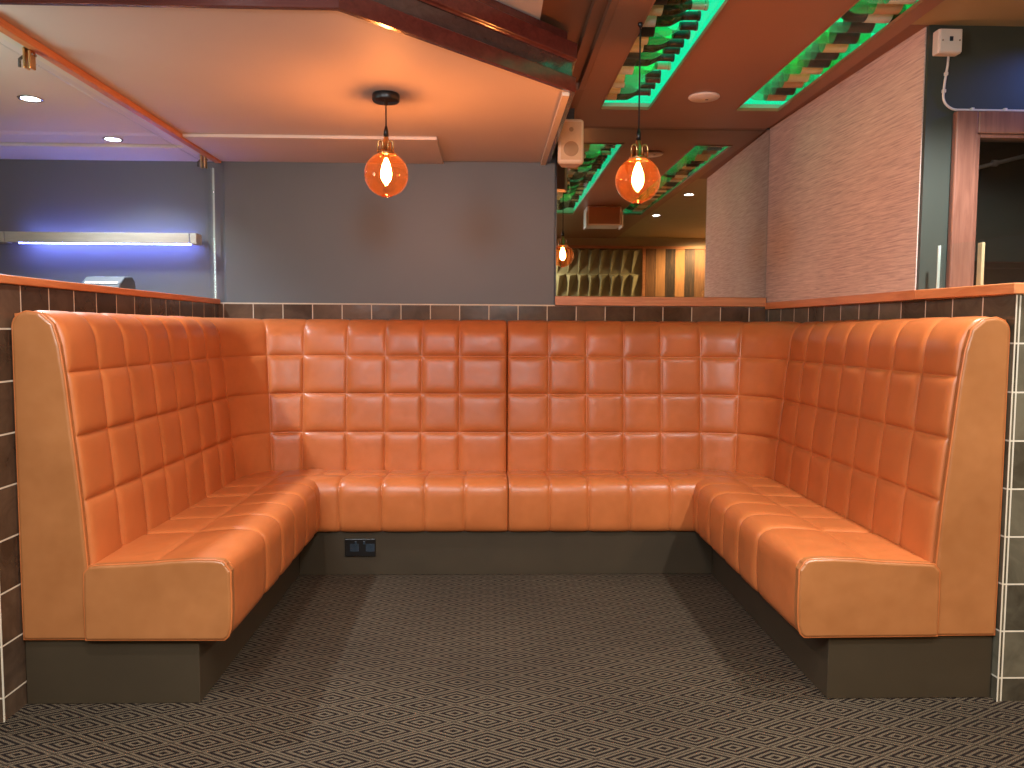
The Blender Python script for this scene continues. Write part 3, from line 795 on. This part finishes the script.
# glass screen on the left partition with its clamps
gs = empty('glass_screen', (-1.470, 3.3, ZLEDGE), 'tall clear glass screen standing on the left wooden ledge up to the ceiling strip', 'glass screen')
MB().box(-1.457, -1.449, 2.36, 4.265, ZLEDGE + 0.0005, 2.020).build('pane', GLASS, gs)
MB().box(-1.4575, -1.4485, 4.2655, 4.2695, ZLEDGE + 0.0005, 2.020).build('polished_edge', GLASS_EDGE, gs)
for y in (2.60, 4.13):
    cl = MB(); cl.box(-1.4475, -1.440, y - 0.016, y + 0.016, 1.992, ZL - 0.0265); cl.box(-1.4655, -1.458, y - 0.016, y + 0.016, 1.992, ZL - 0.0185)
    c = cl.build('clamp', BRASS, gs, 'brass glass clamp', bevel=0.003)
    for q in (-0.008, 0.008):
        MB().lathe([(0, 0), (.003, 0), (.004, .002), (.004, .005), (0, .005)], (-1.440, y + q, 2.036), 'x', 10).build('screw', CHROME, c)
    MB().tube([(-1.466, y, 2.035), (-1.482, y - 0.002, 2.022), (-1.482, y - .002, 1.998)], 0.005, 8).build('latch', BLACK, c)

# glass fin and post on the right ledge
gf = empty('low_glass_screen', (1.625, 2.6, ZLEDGE), 'low clear glass screen standing on the right wooden ledge', 'glass screen')
a, b = Vector((1.595, 2.778)), Vector((1.665, 2.416)); n_ = Vector((0.004, 0.0005))
MB().hexa([tuple(b - n_), tuple(b + n_), tuple(a + n_), tuple(a - n_)], ZLEDGE + 0.0005, 1.487).build('pane', GLASS, gf)
MB().hexa([(1.5905, 2.7785), (1.5995, 2.7785), (1.5995, 2.783), (1.5905, 2.783)], ZLEDGE + 0.0005, 1.487).build('polished_edge', GLASS_EDGE, gf)
MB().box(1.648, 1.659, 2.62, 2.645, ZLEDGE + 0.0005, 1.482).build('brass_post', OAKPALE, gf, 'pale brass upright', bevel=0.002)

# framed window in the green wall
wn = empty('window_1', ((WX0 + WX1) / 2, YG, WZ0)); tag(wn, kind='structure')
mb = MB(); fw = 0.080
mb.box(WX0 - fw, WX0, YG - 0.03, YG - 0.0005, ZLEDGE + 0.001, WZ1 + fw); mb.box(WX1, WX1 + fw, YG - 0.03, YG - 0.0005, 1.05, WZ1 + fw)
mb.box(WX0, WX1, YG - 0.03, YG - 0.0005, WZ1, WZ1 + fw)
mb.build('window_frame', FRAMEWOOD, wn, bevel=0.006)
mb = MB(); mb.box(WX0, WX0 + 0.014, YG - 0.022, YG + 0.04, ZLEDGE + .001, WZ1); mb.box(WX0 + 0.014, WX1, YG - 0.022, YG + 0.04, WZ1 - 0.014, WZ1)
mb.build('inner_bead', FRAMEWOOD, wn, bevel=0.003)
MB().box(WX0 + 0.014, WX1, YG + 0.008, YG + 0.013, WZ0, WZ1 - 0.014).build('pane', DARKPANE, wn)
cd = empty('cable_conduit', (2.1, 3.9, 1.9), 'white cable conduit on the dark wall seen through the window', 'conduit')
MB().tube([(1.95, 3.99, 1.968), (2.28, 3.99, 1.968), (2.36, 3.99, 1.985), (2.85, 3.99, 2.11)], 0.010, 8).build('tube', WHITE, cd)
for px_, pz_ in ((2.36, 1.985), (2.55, 2.035)):
    MB().lathe([(0, -.012), (.017, -.012), (.017, .012), (0, .012)], (px_, 3.985, pz_), 'x', 12).build('clip', WHITE, cd)
cb = empty('dark_cabinet', (2.3, 3.7, 0), 'dark reddish wooden cabinet standing in the room behind the window', 'cabinet')
MB().box(2.05, 2.75, 3.5, 3.98, 0.0005, 1.50).build('body', MAHOG, cb, bevel=0.006)
for i in range(2):
    dd_ = MB().box(2.06 + i * .345, 2.395 + i * .345, 3.478, 3.4995, 0.05, 1.47).build('door', MAHOG, cb, bevel=0.004)
    MB().lathe([(0, -.014), (.008, -.014), (.008, 0), (0, 0)], (2.37 + i * .06, 3.478, 0.9), 'y', 12).build('knob', BRASS, dd_)

# switched spur box and surface cable on the green wall
jb = empty('spur_box', (1.61, YG, 2.22), 'white surface-mounted electrical spur box high on the dark green wall', 'electrical box')
MB().box(1.578, 1.662, YG - 0.040, YG - 0.0005, 2.163, 2.247).build('box', WHITE, jb, bevel=0.004)
MB().box(1.580, 1.660, YG - 0.047, YG - 0.0402, 2.165, 2.245).build('front_plate', WHITE, jb, bevel=0.003)
for q in (1.590, 1.650): MB().lathe([(0, -.0485), (.003, -.0485), (.003, -.047), (0, -.047)], (q, YG, 2.205), 'y', 10).build('screw', CHROME, jb)
MB().box(1.614, 1.626, YG - 0.050, YG - 0.047, 2.202, 2.218).build('switch', GREYPL, jb, bevel=0.001)
cbk = empty('surface_cable', (1.63, YG, 2.1), 'white cable clipped to the green wall, running from spur box to above window', 'cable')
pts = [(1.636, 2.163), (1.634, 2.13), (1.628, 2.09), (1.624, 2.05), (1.623, 2.025)] + [(1.678 - 0.055 * math.cos(a), 2.025 - 0.048 * math.sin(a)) for a in [PI / 2 * k / 8 for k in range(1, 9)]] + [(1.9, 1.977), (2.3, 1.977), (2.9, 1.977)]
MB().tube([(p[0], YG - 0.006, p[1]) for p in pts], 0.0045, 8).build('sheath', WHITE, cbk)
for px_, pz_ in ((1.629, 2.10), (1.624, 2.04), (1.73, 1.977), (1.85, 1.977), (2.05, 1.977)):
    MB().box(px_ - .006, px_ + .006, YG - 0.013, YG - 0.0005, pz_ - .004, pz_ + .008).build('clip', WHITE, cbk, bevel=0.002)

# blue-lit timber fitting on the back wall beyond the screen
ls = empty('led_wall_light', (-2.05, YB, 1.62), 'long pale timber wall light with blue LED glow, seen through the left glass screen', 'wall light')
zb0, zb1 = 1.618, 1.672
MB().box(-2.500, -1.560, YB - 0.105, YB - 0.090, zb0, zb1).build('front_board', SHELFWOOD, ls, bevel=0.002)
MB().box(-2.600, -2.506, YB - 0.105, YB - 0.030, zb0, zb1).build('end_block', SHELFWOOD, ls, bevel=0.002)
MB().box(-1.555, -1.520, YB - 0.108, YB - 0.030, zb0 - .002, zb1).build('end_block', SHELFWOOD, ls, bevel=0.002)
MB().box(-2.500, -1.560, YB - 0.089, YB - 0.0005, zb0 + 0.018, zb0 + 0.034).build('back_board', SHELFWOOD, ls)
MB().box(-2.44, -1.56, YB - 0.060, YB - 0.048, zb0 + 0.0345, zb0 + 0.040).build('led_strip', E_BLUE, ls)
MB().box(-2.44, -1.56, YB - 0.085, YB - 0.073, zb0 - 0.004, zb0 + 0.0175).build('led_strip', E_BLUE, ls)
# white framed notice at the far left
nb = empty('notice_board', (-2.9, YB, 1.5), 'white framed board on the back wall at the far left edge', 'picture frame')
MB().box(-3.15, -2.615, YB - 0.02, YB - 0.0005, 1.565, 1.985).build('frame', WHITE, nb, bevel=0.003)
MB().box(-3.13, -2.635, YB - 0.023, YB - 0.0202, 1.585, 1.965).build('sheet', CREAM2, nb)
# grey device on the far side of the ledge
gd = empty('card_terminal', (-1.56, 3.33, ZLEDGE), 'grey plastic device with a pale stripe lying on the left ledge behind the glass', 'electronic device')
mb = MB()
rings = []
for x_, s_ in ((-1.655, 0.9), (-1.65, 1.0), (-1.495, 1.0), (-1.49, 0.9)):
    rings.append([(x_, 3.33 + p[0] * s_, ZLEDGE + 0.0006 + p[1] * s_) for p in ((-0.075, 0.0), (-0.06, 0.026), (-0.02, 0.052), (0.045, 0.058), (0.07, 0.04), (0.075, 0.0))])
mb.ring_loft(rings, True, (True, True), False)
mb.build('housing', GREYPL, gd, bevel=0.004)
MB().quad((-1.635, 3.2655, ZLEDGE + .024), (-1.505, 3.2655, ZLEDGE + .024), (-1.505, 3.2705, ZLEDGE + .031), (-1.635, 3.2705, ZLEDGE + .031)).build('stripe', WHITE, gd)

# ------------------------------------------------------------------ rear wall seen in the mirror
def planks():
    M = Mat('reclaimed_planks'); co = M.coords('UV')
    sp = M.node('ShaderNodeSeparateXYZ', ins={0: co})
    idx = M.math('FLOOR', M.math('DIVIDE', (sp, 'X'), 0.115))
    wn_ = M.node('ShaderNodeTexWhiteNoise', noise_dimensions='1D', ins={'W': idx})
    co2 = M.coords('UV', (22, 2.2, 1)); n = noise(M, co2, 1.6, 6, 0.65, 1.0)
    v = M.math('ADD', M.math('MULTIPLY', wn_, 0.6), M.math('MULTIPLY', n, 0.5))
    r = M.ramp(v, [(0.25, lin((52, 38, 30))), (0.5, lin((126, 86, 54))), (0.8, lin((184, 132, 84)))])
    fr2 = M.math('FRACT', M.math('DIVIDE', (sp, 'X'), 0.115))
    gap = M.math('GREATER_THAN', fr2, 0.03)
    mx = M.node('ShaderNodeMix', data_type='RGBA', ins={0: gap, 6: lin((20, 14, 10)), 7: r})
    M.princ(Base_Color=(mx, 2), Roughness=0.7); M.bump(n, 0.3, 0.005); return M.m
PLANK = planks()
MB().box(1.84, 2.99, YREAR + 0.0005, YREAR + 0.03, 0.9, 2.14).build('trim_15', PLANK, kind='structure')
mb = MB(); mb.box(0.0, 3.0, YREAR + 0.0005, YREAR + 0.04, 2.141, 2.170); mb.box(1.80, 1.835, YREAR + .0005, YREAR + .045, 0.9, 2.140)
mb.build('trim_16', OAK_X, kind='structure')
TRI = plain('sage_relief_panel', lin((160, 152, 116)), 0.6, 0, 0.03); 
tp = empty('relief_panel', (0.9, YREAR, 1.2)); tag(tp, 'sage coloured wall panel of raised narrow triangles, seen reflected in the mirror', 'wall panel')
mb = MB(); mb.box(0.0, 1.80, YREAR + 0.0005, YREAR + 0.012, 0.96, 2.139)
w_, h_ = 0.125, 0.294
for r_ in range(4):
    zt_ = 2.137 - r_ * h_
    for c_ in range(14):
        x_ = 0.03 + c_ * w_
        A_ = (x_, YREAR + 0.013, zt_); B_ = (x_ + w_, YREAR + 0.013, zt_); C_ = (x_ + w_ * 0.15, YREAR + 0.013, zt_ - h_ + .002)
        top = (x_ + w_ * 0.30, YREAR + 0.075, zt_ - 0.03)
        k = len(mb.v); mb.v += [A_, B_, C_, top]
        mb.face([k, k + 1, k + 3]); mb.face([k + 1, k + 2, k + 3]); mb.face([k + 2, k, k + 3])
mb.build('triangles', TRI, tp)
# boxy unit under the ceiling, seen in the mirror
pu = empty('ceiling_unit', (1.0, 1.53, ZH), 'white boxy unit under the ceiling between the bottle boxes, seen in the mirror', 'air conditioner')
MB().box(0.85, 1.15, 1.40, 1.66, 2.095, ZH - 0.0035).build('housing', WHITE, pu, bevel=0.006)
MB().box(0.865, 1.135, 1.6605, 1.670, 2.105, 2.250).build('front_panel', BROWNCEIL2, pu, bevel=0.003)
for q in (0.838, 1.1505): MB().box(q, q + 0.0115, 1.50, 1.68, 2.075, 2.21).build('side_cheek', WHITE, pu, bevel=0.003)

# unseen lamp added for the blue glow on the green wall, out of frame at right
bl_ = empty('added_accent_spotlight', (2.30, 2.60, ZR), 'added unseen ceiling spotlight washing the green wall in blue beyond the right edge of frame', 'ceiling light')
MB().lathe([(0, -.0005), (.03, -.0005), (.03, -.04), (.024, -.04), (0, -.03)], (2.30, 2.60, ZR), n=20).build('body', BLACK, bl_)
L = bpy.data.lights.new('accent_beam', 'SPOT'); L.energy = 9; L.color = (0.12, 0.25, 1.0); L.spot_size = 0.75; L.spot_blend = 0.8; L.shadow_soft_size = 0.02
o = bpy.data.objects.new('accent_beam', L); COL.objects.link(o); o.parent = bl_; o.location = (0, 0, -0.05)
o.rotation_euler = Vector((-0.33, 0.22, -0.17)).to_track_quat('-Z', 'Y').to_euler()

# ------------------------------------------------------------------ world, camera, colour
w = bpy.data.worlds.new('room_ambient'); scn.world = w; w.use_nodes = True
w.node_tree.nodes['Background'].inputs[0].default_value = (0.9, 0.85, 0.8, 1); w.node_tree.nodes['Background'].inputs[1].default_value = 0.05
cam = bpy.data.cameras.new('camera'); co = bpy.data.objects.new('camera', cam); COL.objects.link(co); scn.camera = co
cam.sensor_width = 36; cam.lens = 790 / 1024 * 36; cam.clip_start = 0.02
pitch = math.atan(54 / 790); yaw = math.radians(1.7); roll = 0.006
fw_ = Vector((math.sin(yaw) * math.cos(pitch), math.cos(yaw) * math.cos(pitch), -math.sin(pitch)))
r_ = fw_.cross(Vector((0, 0, 1))).normalized(); u_ = r_.cross(fw_)
r2 = r_ * math.cos(roll) + u_ * math.sin(roll); u2 = u_ * math.cos(roll) - r_ * math.sin(roll)
mt = Matrix((r2, u2, -fw_)).transposed().to_4x4(); mt.translation = (0, 0, 1.18)
co.matrix_world = mt
vs = scn.view_settings; vs.view_transform = 'Standard'; vs.look = 'None'; vs.gamma = 1; vs.use_curve_mapping = False; vs.exposure = -0.07
scn.cycles.use_denoising = True
scn.cycles.max_bounces = 10; scn.cycles.transparent_max_bounces = 24; scn.cycles.sample_clamp_indirect = 4
scn.cycles.caustics_reflective = False; scn.cycles.caustics_refractive = False
